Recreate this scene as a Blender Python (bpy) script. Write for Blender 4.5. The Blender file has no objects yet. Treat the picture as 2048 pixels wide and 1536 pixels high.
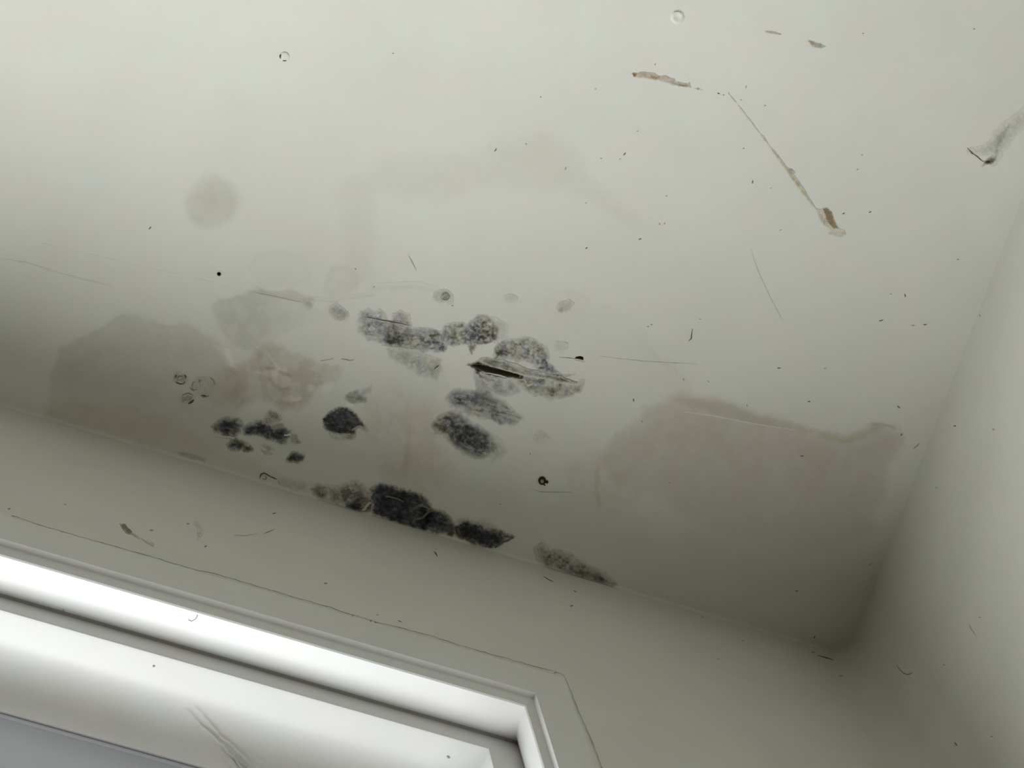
import bpy, bmesh, math, random
import numpy as np
from mathutils import Matrix, Vector

# ------------------------------------------------------------------ camera
SC = bpy.context.scene
COL = SC.collection
H = 3.0                      # height of the ceiling above the floor
FPX = 6000.0                 # focal length in pixels of the 2048 x 1536 frame
# world axes (rows) in camera coordinates: x right, y down, z forward
AX = np.array([[0.94077964, 0.28913597, 0.17701429],
               [-0.32319409, 0.92256435, 0.21076195],
               [-0.10236822, -0.25549052, 0.9613768]])
CORNER = 1.8 * np.array([(1692 - 1024) / FPX, (1312 - 768) / FPX, 1.0])
CAM = np.array([0, 0, H]) - AX @ CORNER
cd = bpy.data.cameras.new('camera')
cd.sensor_width = 36.0
cd.lens = FPX / 2048 * 36.0
cd.clip_start = 0.02
cam = bpy.data.objects.new('camera', cd)
COL.objects.link(cam)
cam.matrix_world = Matrix([[AX[i, 0], -AX[i, 1], -AX[i, 2], CAM[i]] for i in range(3)] + [[0, 0, 0, 1]])
SC.camera = cam

# ------------------------------------------------------------------ light
SC.view_settings.view_transform = 'Standard'
SC.view_settings.look = 'None'
SC.view_settings.gamma = 1.0
SC.view_settings.use_curve_mapping = False
SC.view_settings.exposure = EXPOSURE = 0.0
wd = bpy.data.worlds.new('sky')
SC.world = wd
wd.use_nodes = True
bg = wd.node_tree.nodes['Background']
bg.inputs[0].default_value = (0.86, 0.93, 1.0, 1)
bg.inputs[1].default_value = 1.0
WIN_L, WIN_R, WIN_T, WIN_B = -1.45, -0.2055, 2.8015, 0.95    # outer edge of the window casing


def area(name, loc, rot, sx, sy, power, col, spread=180):
    l = bpy.data.lights.new(name, 'AREA')
    l.shape = 'RECTANGLE'
    l.size, l.size_y, l.energy, l.color = sx, sy, power, col
    l.spread = math.radians(spread)
    o = bpy.data.objects.new(name, l)
    COL.objects.link(o)
    o.location = loc
    o.rotation_euler = rot
    return o


# daylight arriving through the window pane (sky and bright ground outside)
area('window_daylight_offscreen', (-0.83, 0.22, 1.83), (math.radians(-90), 0, 0), 1.1, 1.7, 42.0, (1.0, 0.95, 0.955))

# ------------------------------------------------------------------ helpers


def link(name, me, parent=None):
    o = bpy.data.objects.new(name, me)
    COL.objects.link(o)
    if parent is not None:
        o.parent = parent
    return o


def tag(o, label=None, cat=None, group=None, kind=None):
    for k, v in (('label', label), ('category', cat), ('group', group), ('kind', kind)):
        if v:
            o[k] = v
    return o


def mesh(name, verts, faces, mat=None, parent=None, smooth=False):
    me = bpy.data.meshes.new(name)
    me.from_pydata([tuple(map(float, v)) for v in verts], [], faces)
    me.update()
    if mat:
        me.materials.append(mat)
    if smooth:
        me.polygons.foreach_set('use_smooth', [True] * len(me.polygons))
    return link(name, me, parent)


def empty(name, loc=(0, 0, 0)):
    o = bpy.data.objects.new(name, None)
    COL.objects.link(o)
    o.location = loc
    return o


PAINT = (0.70, 0.70, 0.655)


def new_mat(name, rough=0.5, spec=0.3):
    m = bpy.data.materials.new(name)
    m.use_nodes = True
    nt = m.node_tree
    b = nt.nodes['Principled BSDF']
    b.inputs['Roughness'].default_value = rough
    b.inputs['Specular IOR Level'].default_value = spec
    return m, nt, b


def mottled(name, col, rough=0.5, spec=0.3, attr=None, amt=0.03, scale=14.0, bump=0.12, bscale=420.0):
    """painted plaster: soft mottling and roller stipple; attr takes the colour from the mesh"""
    m, nt, b = new_mat(name, rough, spec)
    N, L = nt.nodes.new, nt.links.new
    geo = N('ShaderNodeNewGeometry')
    no = N('ShaderNodeTexNoise')
    no.inputs['Scale'].default_value = scale
    no.inputs['Detail'].default_value = 6
    L(geo.outputs['Position'], no.inputs['Vector'])
    mr = N('ShaderNodeMapRange')
    mr.inputs['From Min'].default_value = 0.3
    mr.inputs['From Max'].default_value = 0.7
    mr.inputs['To Min'].default_value = 1 - amt
    mr.inputs['To Max'].default_value = 1 + amt
    L(no.outputs['Fac'], mr.inputs['Value'])
    mul = N('ShaderNodeVectorMath')
    mul.operation = 'SCALE'
    if attr:
        a = N('ShaderNodeAttribute')
        a.attribute_name = attr
        L(a.outputs['Color'], mul.inputs[0])
    else:
        mul.inputs[0].default_value = col
    L(mr.outputs['Result'], mul.inputs['Scale'])
    n3 = N('ShaderNodeTexNoise')          # faint rosy and greenish clouds in the paint
    n3.inputs['Scale'].default_value = 38.0
    n3.inputs['Detail'].default_value = 4
    L(geo.outputs['Position'], n3.inputs['Vector'])
    cr = N('ShaderNodeValToRGB')
    cr.color_ramp.elements[0].position, cr.color_ramp.elements[1].position = 0.35, 0.65
    cr.color_ramp.elements[0].color = (0.978, 1.0, 0.985, 1)
    cr.color_ramp.elements[1].color = (1.0, 0.972, 0.965, 1)
    L(n3.outputs['Fac'], cr.inputs['Fac'])
    m2 = N('ShaderNodeVectorMath')
    m2.operation = 'MULTIPLY'
    L(mul.outputs['Vector'], m2.inputs[0])
    L(cr.outputs['Color'], m2.inputs[1])
    L(m2.outputs['Vector'], b.inputs['Base Color'])
    n2 = N('ShaderNodeTexNoise')
    n2.inputs['Scale'].default_value = bscale
    n2.inputs['Detail'].default_value = 3
    L(geo.outputs['Position'], n2.inputs['Vector'])
    bp = N('ShaderNodeBump')
    bp.inputs['Strength'].default_value = bump
    bp.inputs['Distance'].default_value = 0.0006
    L(n2.outputs['Fac'], bp.inputs['Height'])
    L(bp.outputs['Normal'], b.inputs['Normal'])
    return m


M_PAINT = mottled('ceiling_paint', PAINT)
M_FILM = mottled('stained_paint', PAINT, attr='tone')
M_MOULD = mottled('mould', PAINT, rough=0.9, spec=0.1, attr='tone', amt=0.0, bump=0.5, bscale=900)
M_WALL = mottled('wall_paint', (0.70, 0.70, 0.655))
M_PVC = mottled('white_frame_paint', (0.74, 0.745, 0.745), rough=0.35, spec=0.4, amt=0.015, scale=40, bump=0.03)
M_OUTER = mottled('dark_grey_outer_frame', (0.055, 0.055, 0.058), rough=0.8, amt=0.02, scale=40, bump=0.03)
M_BEIGE = mottled('beige_wall_paint', (0.40, 0.35, 0.27))
M_FLOOR = mottled('floor_boards', (0.30, 0.25, 0.19), rough=0.5, amt=0.1, scale=5)
M_SEAL, _, _b = new_mat('grey_seal', 0.7, 0.2)
_b.inputs['Base Color'].default_value = (0.13, 0.12, 0.12, 1)
M_GASKET, _, _b = new_mat('light_grey_gasket', 0.7, 0.2)
_b.inputs['Base Color'].default_value = (0.42, 0.40, 0.38, 1)
M_GLASS = bpy.data.materials.new('window_glass')
M_GLASS.use_nodes = True
_nt = M_GLASS.node_tree
_nt.nodes.remove(_nt.nodes['Principled BSDF'])
_t = _nt.nodes.new('ShaderNodeBsdfTransparent')
_t.inputs[0].default_value = (0.93, 0.96, 0.95, 1)
_g = _nt.nodes.new('ShaderNodeBsdfGlossy')
_g.inputs['Roughness'].default_value = 0.02
_x = _nt.nodes.new('ShaderNodeMixShader')
_x.inputs[0].default_value = 0.08
_nt.links.new(_t.outputs[0], _x.inputs[1])
_nt.links.new(_g.outputs[0], _x.inputs[2])
_nt.links.new(_x.outputs[0], _nt.nodes['Material Output'].inputs[0])

# ------------------------------------------------------------------ the room shell
R_CB, R_CR, R_BR = 0.002, 0.0003, 0.016      # soft plaster radii: ceiling/window wall, ceiling/right wall, wall corner
X0, Y0 = -3.2, -3.4


def arc_drop(d, r):
    """how far a rounded inside corner has left the flat at distance d from the other plane"""
    q = np.clip(r - d, 0, r)
    return r - np.sqrt(np.maximum(r * r - q * q, 0))


def ceil_z(x, y):
    x, y = np.asarray(x, float), np.asarray(y, float)
    return H - arc_drop(-y, R_CB) - arc_drop(-x, R_CR)


def right_x(y, z):
    return -arc_drop(-np.asarray(y, float), R_BR)


def rays(u, v):
    u, v = np.asarray(u, float), np.asarray(v, float)
    c = np.stack([(u - 1024) / FPX, (v - 768) / FPX, np.ones_like(u)], -1)
    return c @ AX.T


def hit(u, v, surf, lift=0.0):
    """photo pixel -> point on the ceiling 'C', the window wall 'B' or the right wall 'R', lifted off by lift"""
    d = rays(u, v)
    if surf == 'B':
        t = (0 - CAM[1]) / d[..., 1]
        p = CAM + d * t[..., None]
        p[..., 1] -= lift
        return p
    if surf == 'R':
        t = (0 - CAM[0]) / d[..., 0]
        for _ in range(12):
            p = CAM + d * t[..., None]
            t = (right_x(np.minimum(p[..., 1], -1e-4), 0) - CAM[0]) / d[..., 0]
        p[..., 0] -= lift
        return p
    lo = np.full(d.shape[:-1], 0.5)
    hi = (H + 0.02 - CAM[2]) / d[..., 2]
    for _ in range(36):
        t = (lo + hi) / 2
        p = CAM + d * t[..., None]
        over = (p[..., 2] > ceil_z(p[..., 0], p[..., 1])) | (p[..., 1] > 0)
        hi = np.where(over, t, hi)
        lo = np.where(over, lo, t)
    p = CAM + d * lo[..., None]
    e = 2e-4
    gy = (ceil_z(p[..., 0], np.minimum(p[..., 1] + e, -1e-6)) - ceil_z(p[..., 0], p[..., 1] - e)) / (2 * e)
    gy = np.clip(gy, -3, 3)
    n = np.stack([np.zeros_like(gy), gy, -np.ones_like(gy)], -1)
    n /= np.linalg.norm(n, axis=-1, keepdims=True)
    return p + n * (np.asarray(lift)[..., None] if np.ndim(lift) else lift)


def spaced(a, b, step, r):
    """coordinates from a (far) to b=0, fine within r of b"""
    far = list(np.arange(a, b - r - step * 0.5, step))
    return np.array(far + list(b - r + r * np.sin(np.linspace(0, math.pi / 2, 9))))


def grid_faces(n, m, flip=False):
    f = []
    for i in range(n - 1):
        for j in range(m - 1):
            q = (i * m + j, i * m + j + 1, (i + 1) * m + j + 1, (i + 1) * m + j)
            f.append(q[::-1] if flip else q)
    return f


# ceiling, with soft plastered inside corners
xs, ys = spaced(X0, 0, 0.08, R_CR), spaced(Y0, 0, 0.08, R_CB)
gx, gy = np.meshgrid(xs, ys, indexing='ij')
v = np.stack([gx, gy, ceil_z(gx, gy)], -1).reshape(-1, 3)
top = [(X0 - .1, Y0 - .1, H + .12), (.1, Y0 - .1, H + .12), (.1, .1, H + .12), (X0 - .1, .1, H + .12)]
from mathutils.geometry import delaunay_2d_cdt
# real openings in the plaster, outlined in photo pixels: torn slit, half open nail hole, round nail hole
HOLES = {'slit': [(940, 730), (957, 728), (985, 733), (1015, 741), (1042, 750), (1038, 755), (1000, 751), (976, 745), (958, 739)],
         'half': [(1149, 717), (1152, 713.5), (1160, 712), (1167, 714), (1167, 720.5), (1159, 718.5)],
         'nail': [(438 + 4.2 * math.cos(2 * math.pi * i / 16), 548 + 4.0 * math.sin(2 * math.pi * i / 16)) for i in range(16)]}
LOOPS = {}
for key, px in HOLES.items():
    q = hit(np.array([p[0] for p in px]), np.array([p[1] for p in px]), 'C')
    q[:, 2] = H
    LOOPS[key] = q
nx, ny = len(xs), len(ys)
V = [tuple(p) for p in v]
skip, extra = set(), []
for keys in (('slit', 'half'), ('nail',)):
    allp = np.concatenate([LOOPS[k] for k in keys])
    i0, i1 = np.searchsorted(xs, allp[:, 0].min()) - 1, np.searchsorted(xs, allp[:, 0].max())
    j0, j1 = np.searchsorted(ys, allp[:, 1].min()) - 1, np.searchsorted(ys, allp[:, 1].max())
    skip |= {(i, j) for i in range(i0, i1) for j in range(j0, j1)}
    rim = [(i, j0) for i in range(i0, i1)] + [(i1, j) for j in range(j0, j1)] + [(i, j1) for i in range(i1, i0, -1)] + [(i0, j) for j in range(j1, j0, -1)]
    ids = [int(i * ny + j) for i, j in rim]
    loops = [[Vector(V[k]) for k in ids]]
    for k in keys:
        ids += list(range(len(V), len(V) + len(LOOPS[k])))
        V += [tuple(p) for p in LOOPS[k]]
        loops.append([Vector(p) for p in LOOPS[k]])
    pts, edges, base = [], [], 0
    for lp in loops:
        pts += [Vector((p.x * 100, p.y * 100)) for p in lp]
        edges += [(base + k, base + (k + 1) % len(lp)) for k in range(len(lp))]
        base += len(lp)
    ov, oe, of, vmap, em, fm = delaunay_2d_cdt(pts, edges, [], 0, 1e-5)
    new = [ids[m[0]] for m in vmap]
    for t in of:
        cx, cy = sum(ov[k].x for k in t) / 300, sum(ov[k].y for k in t) / 300
        inside = False
        for lp in loops[1:]:
            odd = False
            for p, q in zip(lp, lp[1:] + lp[:1]):
                if (p.y > cy) != (q.y > cy) and cx < (q.x - p.x) * (cy - p.y) / (q.y - p.y) + p.x:
                    odd = not odd
            inside |= odd
        if not inside:
            ax, ay, bx, by, ex, ey = [c for k in t for c in (ov[k].x, ov[k].y)]
            t = [new[k] for k in t]
            extra.append(tuple(t) if (bx - ax) * (ey - ay) - (by - ay) * (ex - ax) < 0 else tuple(t[::-1]))
cells = [(i * ny + j, i * ny + j + 1, (i + 1) * ny + j + 1, (i + 1) * ny + j) for i in range(nx - 1) for j in range(ny - 1) if (i, j) not in skip]
nv = len(V)
ceiling = mesh('ceiling', V + top, cells + extra + [(nv, nv + 1, nv + 2, nv + 3)], M_PAINT, smooth=True)
tag(ceiling, 'painted off white plaster ceiling with water stains and mould by the window wall', kind='structure')

# right wall (rounded where it meets the window wall)
ys = spaced(Y0, 0, 0.08, R_BR)
zs = np.linspace(0, H + 0.02, 30)
gy, gz = np.meshgrid(ys, zs, indexing='ij')
v = np.stack([right_x(gy, gz), gy, gz], -1).reshape(-1, 3)
bk = [(.1, Y0, 0), (.1, .1, 0), (.1, .1, H + .02), (.1, Y0, H + .02)]
nv = len(v)
wall_right = mesh('wall_right', list(v) + bk, grid_faces(len(ys), len(zs), True) + [(nv, nv + 1, nv + 2, nv + 3)], M_WALL, smooth=True)
tag(wall_right, 'plain off white painted side wall meeting the stained ceiling', kind='structure')


def box(bm, a, b):
    vs = [bm.verts.new((x, y, z)) for x in (a[0], b[0]) for y in (a[1], b[1]) for z in (a[2], b[2])]
    for q in ((0, 1, 3, 2), (4, 6, 7, 5), (0, 4, 5, 1), (2, 3, 7, 6), (0, 2, 6, 4), (1, 5, 7, 3)):
        bm.faces.new([vs[i] for i in q])


def boxes(name, lst, mat, parent=None):
    bm = bmesh.new()
    for a, b in lst:
        box(bm, a, b)
    bmesh.ops.recalc_face_normals(bm, faces=bm.faces)
    me = bpy.data.meshes.new(name)
    bm.to_mesh(me)
    bm.free()
    me.materials.append(mat)
    return link(name, me, parent)


# window wall: four pieces round the opening, one object
wall_back = boxes('wall_back', [((X0 - .1, 0, 0), (WIN_L, .3, H + .02)), ((WIN_R, 0, 0), (.1, .3, H + .02)),
                                ((WIN_L, 0, WIN_T), (WIN_R, .3, H + .02)), ((WIN_L, 0, 0), (WIN_R, .3, WIN_B))], M_WALL)
tag(wall_back, 'plain off white painted window wall under the stained ceiling edge', kind='structure')
wall_left = tag(boxes('wall_left', [((X0 - .1, Y0, 0), (X0, 0, H + .02))], M_BEIGE), 'plain beige painted wall opposite the right wall', kind='structure')
wall_front = tag(boxes('wall_front', [((X0 - .1, Y0 - .1, 0), (.1, Y0, H + .02))], M_BEIGE), 'plain beige painted wall facing the window', kind='structure')
floor = tag(boxes('floor', [((X0 - .1, Y0 - .1, -.1), (.1, .3, 0))], M_FLOOR), 'brown wooden floor of the room', kind='structure')

# ------------------------------------------------------------------ the window
window = tag(empty('window_1', (-0.83, 0.05, WIN_B)), 'white painted window with stepped mouldings set under the mouldy ceiling', kind='structure')
bpy.context.view_layer.update()


def sweep(name, prof, mat, smooth=False):
    """profile points (drop at the head, inset at the jambs, depth y) swept round the opening"""
    rings = [((WIN_L + b, y, WIN_B + a), (WIN_L + b, y, WIN_T - a), (WIN_R - b, y, WIN_T - a), (WIN_R - b, y, WIN_B + a)) for a, b, y in prof]
    # every side of the frame has its own vertices so that the mitres stay crisp
    if smooth:      # double the ring at sharp profile corners
        out = [rings[0]]
        for i in range(1, len(rings) - 1):
            d0 = Vector((prof[i][0] - prof[i - 1][0], prof[i][2] - prof[i - 1][2]))
            d1 = Vector((prof[i + 1][0] - prof[i][0], prof[i + 1][2] - prof[i][2]))
            out += [rings[i]] * (2 if d0.angle(d1) > 0.6 else 1)
        rings = out + [rings[-1]]
    n, V, F = len(rings), [], []
    for k in range(4):
        base = len(V)
        for r in rings:
            V += [r[k], r[(k + 1) % 4]]
        F += [(base + 2 * i, base + 2 * i + 1, base + 2 * i + 3, base + 2 * i + 2) for i in range(n - 1) if rings[i] is not rings[i + 1]]
    o = mesh(name, V, F, mat, smooth=smooth)
    o.parent = window
    o.matrix_parent_inverse = window.matrix_world.inverted()
    return o


def curve(p, q, n, ka, kb):
    """quarter ellipse from p to q in (drop, inset, y): first along y, then down"""
    out = []
    for i in range(n + 1):
        a = i / n * math.pi / 2
        s, c = math.sin(a), 1 - math.cos(a)
        out.append((p[0] + (q[0] - p[0]) * c, p[1] + (q[1] - p[1]) * c, p[2] + (q[2] - p[2]) * s))
    return out


sweep('casing', [(0, 0, .02), (0, 0, -.0005), (.0378, .0206, -.0005), (.0394, .0213, .0025), (.0490, .0257, .0036)], M_PVC)
sweep('frame', [(.0490, .0257, .0036), (.0497, .0262, .0044), (.0500, .0265, .0110), (.0497, .0262, .0145), (.0491, .0256, .0175),
                (.0484, .0249, .0205), (.0475, .0240, .0224), (.0464, .0229, .0240)], M_PVC, True)
sweep('gasket', [(.0464, .0229, .0240), (.0458, .0223, .0244), (.0458, .0223, .0256), (.0462, .0226, .0258)], M_GASKET)
sweep('sash', [(.0462, .0226, .0258), (.0620, .0380, .0258), (.0634, .0394, .0264), (.0640, .0400, .0276), (.0652, .0410, .0400)] +
      curve((.0652, .0410, .0400), (.0960, .0650, .0640), 16, 0, 0)[1:], M_PVC, True)
sweep('seal', [(.0960, .0650, .0640), (.0960, .0650, .0652), (.0966, .0656, .0652)], M_SEAL)
pane = boxes('glass_pane', [((WIN_L + .0560, .0652, WIN_B + .0860), (WIN_R - .0560, .0662, WIN_T - .0860))], M_GLASS)
sweep('outer_frame', [(.0860, .0560, .0664), (.0740, .0460, .0664), (.0740, .0460, .2900), (.0, .0, .2900)], M_OUTER)
pane.parent = window
pane.matrix_parent_inverse = window.matrix_world.inverted()

# ------------------------------------------------------------------ noise and shapes in photo pixels


def vnoise(u, v, scale, seed=0):
    u, v = u / scale, v / scale
    iu, iv = np.floor(u).astype(np.int64), np.floor(v).astype(np.int64)
    fu, fv = u - iu, v - iv
    fu, fv = fu * fu * (3 - 2 * fu), fv * fv * (3 - 2 * fv)

    def h(a, b):
        n = (a * 374761393 + b * 668265263 + seed * 974711) & 0xffffffff
        n = ((n ^ (n >> 13)) * 1274126177) & 0xffffffff
        n = n ^ (n >> 16)
        return (n & 0xffff) / 65535.0
    return (h(iu, iv) * (1 - fu) + h(iu + 1, iv) * fu) * (1 - fv) + (h(iu, iv + 1) * (1 - fu) + h(iu + 1, iv + 1) * fu) * fv


def fnoise(u, v, scale, seed=0, octs=3):
    t, a, s = 0, 1.0, 0
    for k in range(octs):
        t = t + a * vnoise(u, v, scale / 2 ** k, seed + 17 * k)
        s += a
        a *= 0.55
    return t / s


def sstep(a, b, x):
    t = np.clip((x - a) / (b - a), 0, 1)
    return t * t * (3 - 2 * t)


def poly_sd(u, v, pts):
    """signed distance in pixels, positive inside"""
    d = np.full(u.shape, 1e9)
    ins = np.zeros(u.shape, bool)
    n = len(pts)
    for i in range(n):
        (x0, y0), (x1, y1) = pts[i], pts[(i + 1) % n]
        ex, ey = x1 - x0, y1 - y0
        t = np.clip(((u - x0) * ex + (v - y0) * ey) / (ex * ex + ey * ey + 1e-9), 0, 1)
        d = np.minimum(d, np.hypot(u - x0 - t * ex, v - y0 - t * ey))
        if y0 != y1:
            ins ^= ((y0 > v) != (y1 > v)) & (u < ex * (v - y0) / ey + x0)
    return np.where(ins, d, -d)


def line_d(u, v, pts):
    d = np.full(u.shape, 1e9)
    for (x0, y0), (x1, y1) in zip(pts[:-1], pts[1:]):
        ex, ey = x1 - x0, y1 - y0
        t = np.clip(((u - x0) * ex + (v - y0) * ey) / (ex * ex + ey * ey + 1e-9), 0, 1)
        d = np.minimum(d, np.hypot(u - x0 - t * ex, v - y0 - t * ey))
    return d


def ell(cx, cy, rx, ry, deg=0, n=14):
    a = math.radians(deg)
    return [(cx + rx * math.cos(t) * math.cos(a) - ry * math.sin(t) * math.sin(a), cy + rx * math.cos(t) * math.sin(a) + ry * math.sin(t) * math.cos(a))
            for t in [2 * math.pi * i / n for i in range(n)]]


def warp_sd(u, v, pts, warp, wscale, seed):
    return poly_sd(u, v, pts) + warp * 2 * (fnoise(u, v, wscale, seed) - 0.5)


# ------------------------------------------------------------------ water stains in the ceiling paint
# label, outline, ratio to clean paint, softness, edge wobble, strength of the tide line, patchiness
STAINS = [
    ('round greyish beige damp stain beside the screw heads', ell(424, 406, 54, 50), (.80, .79, .73), 13, 8, 0, .15),
    ('pale arching beige damp stain with a falling left leg',
     [(684, 545), (690, 470), (682, 430), (672, 385), (690, 362), (720, 345), (760, 318), (830, 303), (930, 308), (1000, 278), (1080, 262), (1150, 300), (1190, 360),
      (1230, 405), (1300, 452), (1288, 464), (1220, 432), (1180, 398), (1120, 385), (1020, 378), (980, 380), (880, 402), (800, 392), (752, 392), (746, 440), (752, 545), (740, 575), (705, 572)],
     (.922, .912, .878), 16, 10, 0, .2),
    ('large dull brown damp stain with a sharp upper tide mark',
     [(115, 700), (165, 680), (205, 658), (240, 627), (290, 634), (345, 648), (395, 656), (430, 678), (450, 708), (462, 735), (470, 765), (500, 800), (470, 840), (420, 930), (250, 880), (150, 850), (90, 830), (105, 760)],
     (.75, .73, .69), 12, 10, .2, .12),
    ('grey damp stain with a stepped left border', [(425, 612), (440, 598), (478, 592), (512, 580), (560, 590), (610, 600), (650, 625), (640, 650), (600, 655), (565, 665), (545, 690), (520, 715), (490, 700), (462, 690), (438, 660)],
     (.74, .73, .69), 9, 8, .15, .3),
    ('pinkish tea coloured damp stain under the peeling hairline joint', [(514, 574), (540, 580), (590, 581), (618, 592), (612, 606), (560, 597), (520, 587)], (.84, .79, .75), 4, 4, 0, .1),
    ('brown blistered patch of paint with pale peeled flakes',
     [(395, 790), (420, 745), (470, 728), (500, 712), (520, 690), (560, 690), (590, 712), (625, 720), (650, 728), (680, 735), (672, 760), (640, 775), (625, 800), (600, 815), (560, 818), (520, 800), (470, 812), (430, 815)],
     (.70, .625, .535), 10, 12, 0, .4),
    ('wide pinkish damp stain reaching into the ceiling corner',
     [(1285, 812), (1330, 800), (1360, 792), (1420, 797), (1465, 806), (1520, 833), (1580, 848), (1640, 866), (1690, 872), (1720, 862), (1750, 848), (1785, 852), (1800, 880), (1780, 930), (1760, 1010), (1735, 1090),
      (1650, 1110), (1560, 1100), (1470, 1080), (1400, 1050), (1330, 1010), (1270, 980), (1230, 960), (1200, 920), (1230, 880), (1270, 850)],
     (.78, .71, .675), 14, 12, 0, .15),
    ('narrow grey tide mark capping the pinkish corner stain',
     [(1350, 795), (1400, 797), (1460, 806), (1520, 832), (1590, 845), (1650, 862), (1690, 870), (1720, 860), (1755, 846), (1792, 850), (1760, 860), (1725, 880), (1690, 886), (1640, 872), (1560, 856), (1500, 846), (1420, 824), (1360, 812)],
     (.84, .82, .75), 5, 4, 0, .1),
    ('faint blotchy rose tinted damp patch between the mould spots', [(730, 800), (790, 775), (860, 790), (890, 830), (880, 880), (905, 930), (880, 980), (800, 985), (750, 930), (715, 880)], (.88, .81, .76), 22, 18, 0, .5),
    ('thin pale ring left by a dried damp patch', [(1068, 612), (1095, 598), (1120, 583), (1150, 578), (1172, 588), (1190, 608), (1225, 612), (1262, 632), (1290, 660), (1310, 700), (1345, 732), (1375, 755), (1388, 785), (1370, 800),
                                                     (1290, 800), (1230, 770), (1190, 720), (1150, 660), (1100, 630)], (.93, .89, .85), 9, 9, .35, .35),
    ('half ring of a dried drip above the hairline joint', [(495, 535), (510, 512), (545, 500), (585, 506), (612, 528), (620, 560), (580, 575), (520, 572)], (.975, .965, .95), 5, 6, .7, .2),
    ('small rose tinted dried damp patch with a curled border', [(655, 552), (662, 535), (685, 526), (705, 532), (722, 552), (715, 575), (690, 590), (660, 592), (645, 580)], (.90, .87, .83), 6, 7, .4, .4),
    ('reddish damp tint along the left end of the wall joint', [(90, 815), (130, 800), (200, 805), (260, 812), (330, 830), (400, 870), (460, 900), (520, 930), (560, 955), (480, 945), (350, 905), (200, 865), (90, 835)],
     (.90, .82, .80), 16, 10, 0, .2),
    ('dim pinkish damp bloom below the rusty ring screw', [(1130, 930), (1200, 900), (1260, 930), (1280, 1000), (1200, 1040), (1140, 1010)], (.91, .86, .83), 24, 18, 0, .4),
]
# shapes that only tint the paint: pale peeled flakes, tide lines and streaks
FLAKES = [
    ([(511, 745), (535, 739), (552, 741), (546, 728), (534, 712), (514, 694), (520, 690), (540, 709), (552, 726), (562, 734), (573, 750), (582, 760), (580, 770), (565, 776), (554, 768), (544, 754), (525, 749)], (1.16, 1.17, 1.18), 3),
    ([(557, 795), (579, 791), (608, 798), (594, 804), (578, 803)], (1.15, 1.14, 1.12), 2.5),
    ([(616, 769), (624, 767), (632, 776), (622, 783), (614, 778)], (1.2, 1.2, 1.2), 3),
    ([(563, 739), (568, 734), (574, 739), (583, 743), (574, 745)], (1.16, 1.15, 1.1), 2),
    ([(640, 770), (660, 760), (668, 775), (650, 790)], (1.06, 1.06, 1.06), 5),
    ([(430, 690), (460, 700), (470, 735), (462, 740), (448, 715)], (1.15, 1.16, 1.18), 6),
    ([(880, 695), (905, 692), (935, 690), (945, 712), (960, 690), (1000, 682), (988, 700), (985, 718), (965, 722), (940, 745), (955, 765), (950, 782), (905, 778), (890, 750), (885, 715)], (1.04, 1.04, 1.03), 6),
    ([(690, 805), (710, 808), (705, 814), (692, 813)], (1.12, 1.12, 1.1), 2),
]
STREAKS = [   # polyline, half width, ratio
    ([(560, 742), (568, 749), (580, 751)], 3, (.8, .74, .64)), ([(541, 760), (548, 770), (558, 778), (580, 777)], 3, (.86, .78, .7)),
    ([(555, 805), (580, 808), (604, 802)], 2.5, (.88, .8, .72)), ([(505, 738), (528, 735), (548, 736)], 4, (.86, .8, .76)),
    ([(745, 577), (790, 575), (830, 573), (870, 582)], 5, (.93, .91, .88)), ([(620, 597), (660, 603), (690, 598), (745, 590)], 3, (.93, .9, .87)),
    ([(1640, 874), (1665, 880), (1690, 884), (1705, 878)], 5, (.93, .92, .80)), ([(1745, 848), (1765, 848), (1790, 856)], 2.5, (.82, .81, .72)),
    ([(1185, 780), (1250, 800), (1300, 818)], 4, (.93, .92, .9)), ([(1090, 870), (1150, 862), (1230, 868)], 6, (.94, .91, .88)),
    ([(1195, 930), (1192, 975), (1198, 1010)], 5, (.9, .86, .83)), ([(820, 850), (816, 900), (812, 950)], 6, (.93, .88, .84)),
]


FADE = {2: ((150, 900), (160, 700)), 3: ((640, 640), (500, 600)), 6: ((1500, 1130), (1530, 900)), 9: ((1150, 760), (1300, 640)), 5: ((395, 800), (470, 760))}


def stain_mask(s, k, u, v):
    lab, pts, ratio, soft, warp, rim, patch = s
    sd = warp_sd(u, v, pts, warp, 34, 100 + k) + 3 * (fnoise(u, v, 8, 500 + k, 2) - 0.5)
    m = 0.65 * sstep(-soft, soft, sd) + 0.35 * sstep(-soft, soft * 4, sd)
    if patch:
        m = m * (1 - patch * 1.6 * np.clip(fnoise(u, v, 46, 300 + k, 4) - 0.32, 0, 1))
        m = m * (1 - patch * sstep(.46, .62, fnoise(u, v, 22, 350 + k, 3)))
    if rim:
        m = np.clip(m * (1 - rim * 0.75) + rim * np.exp(-((sd - 4) / 5.0) ** 2) * sstep(-6, 4, sd) * (.3 + vnoise(u, v, 40, 60 + k)), 0, 1.2)
    if k in FADE:
        (x0, y0), (x1, y1) = FADE[k]
        m = m * (0.12 + 0.88 * np.clip(((u - x0) * (x1 - x0) + (v - y0) * (y1 - y0)) / ((x1 - x0) ** 2 + (y1 - y0) ** 2), 0, 1))
    return m


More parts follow.
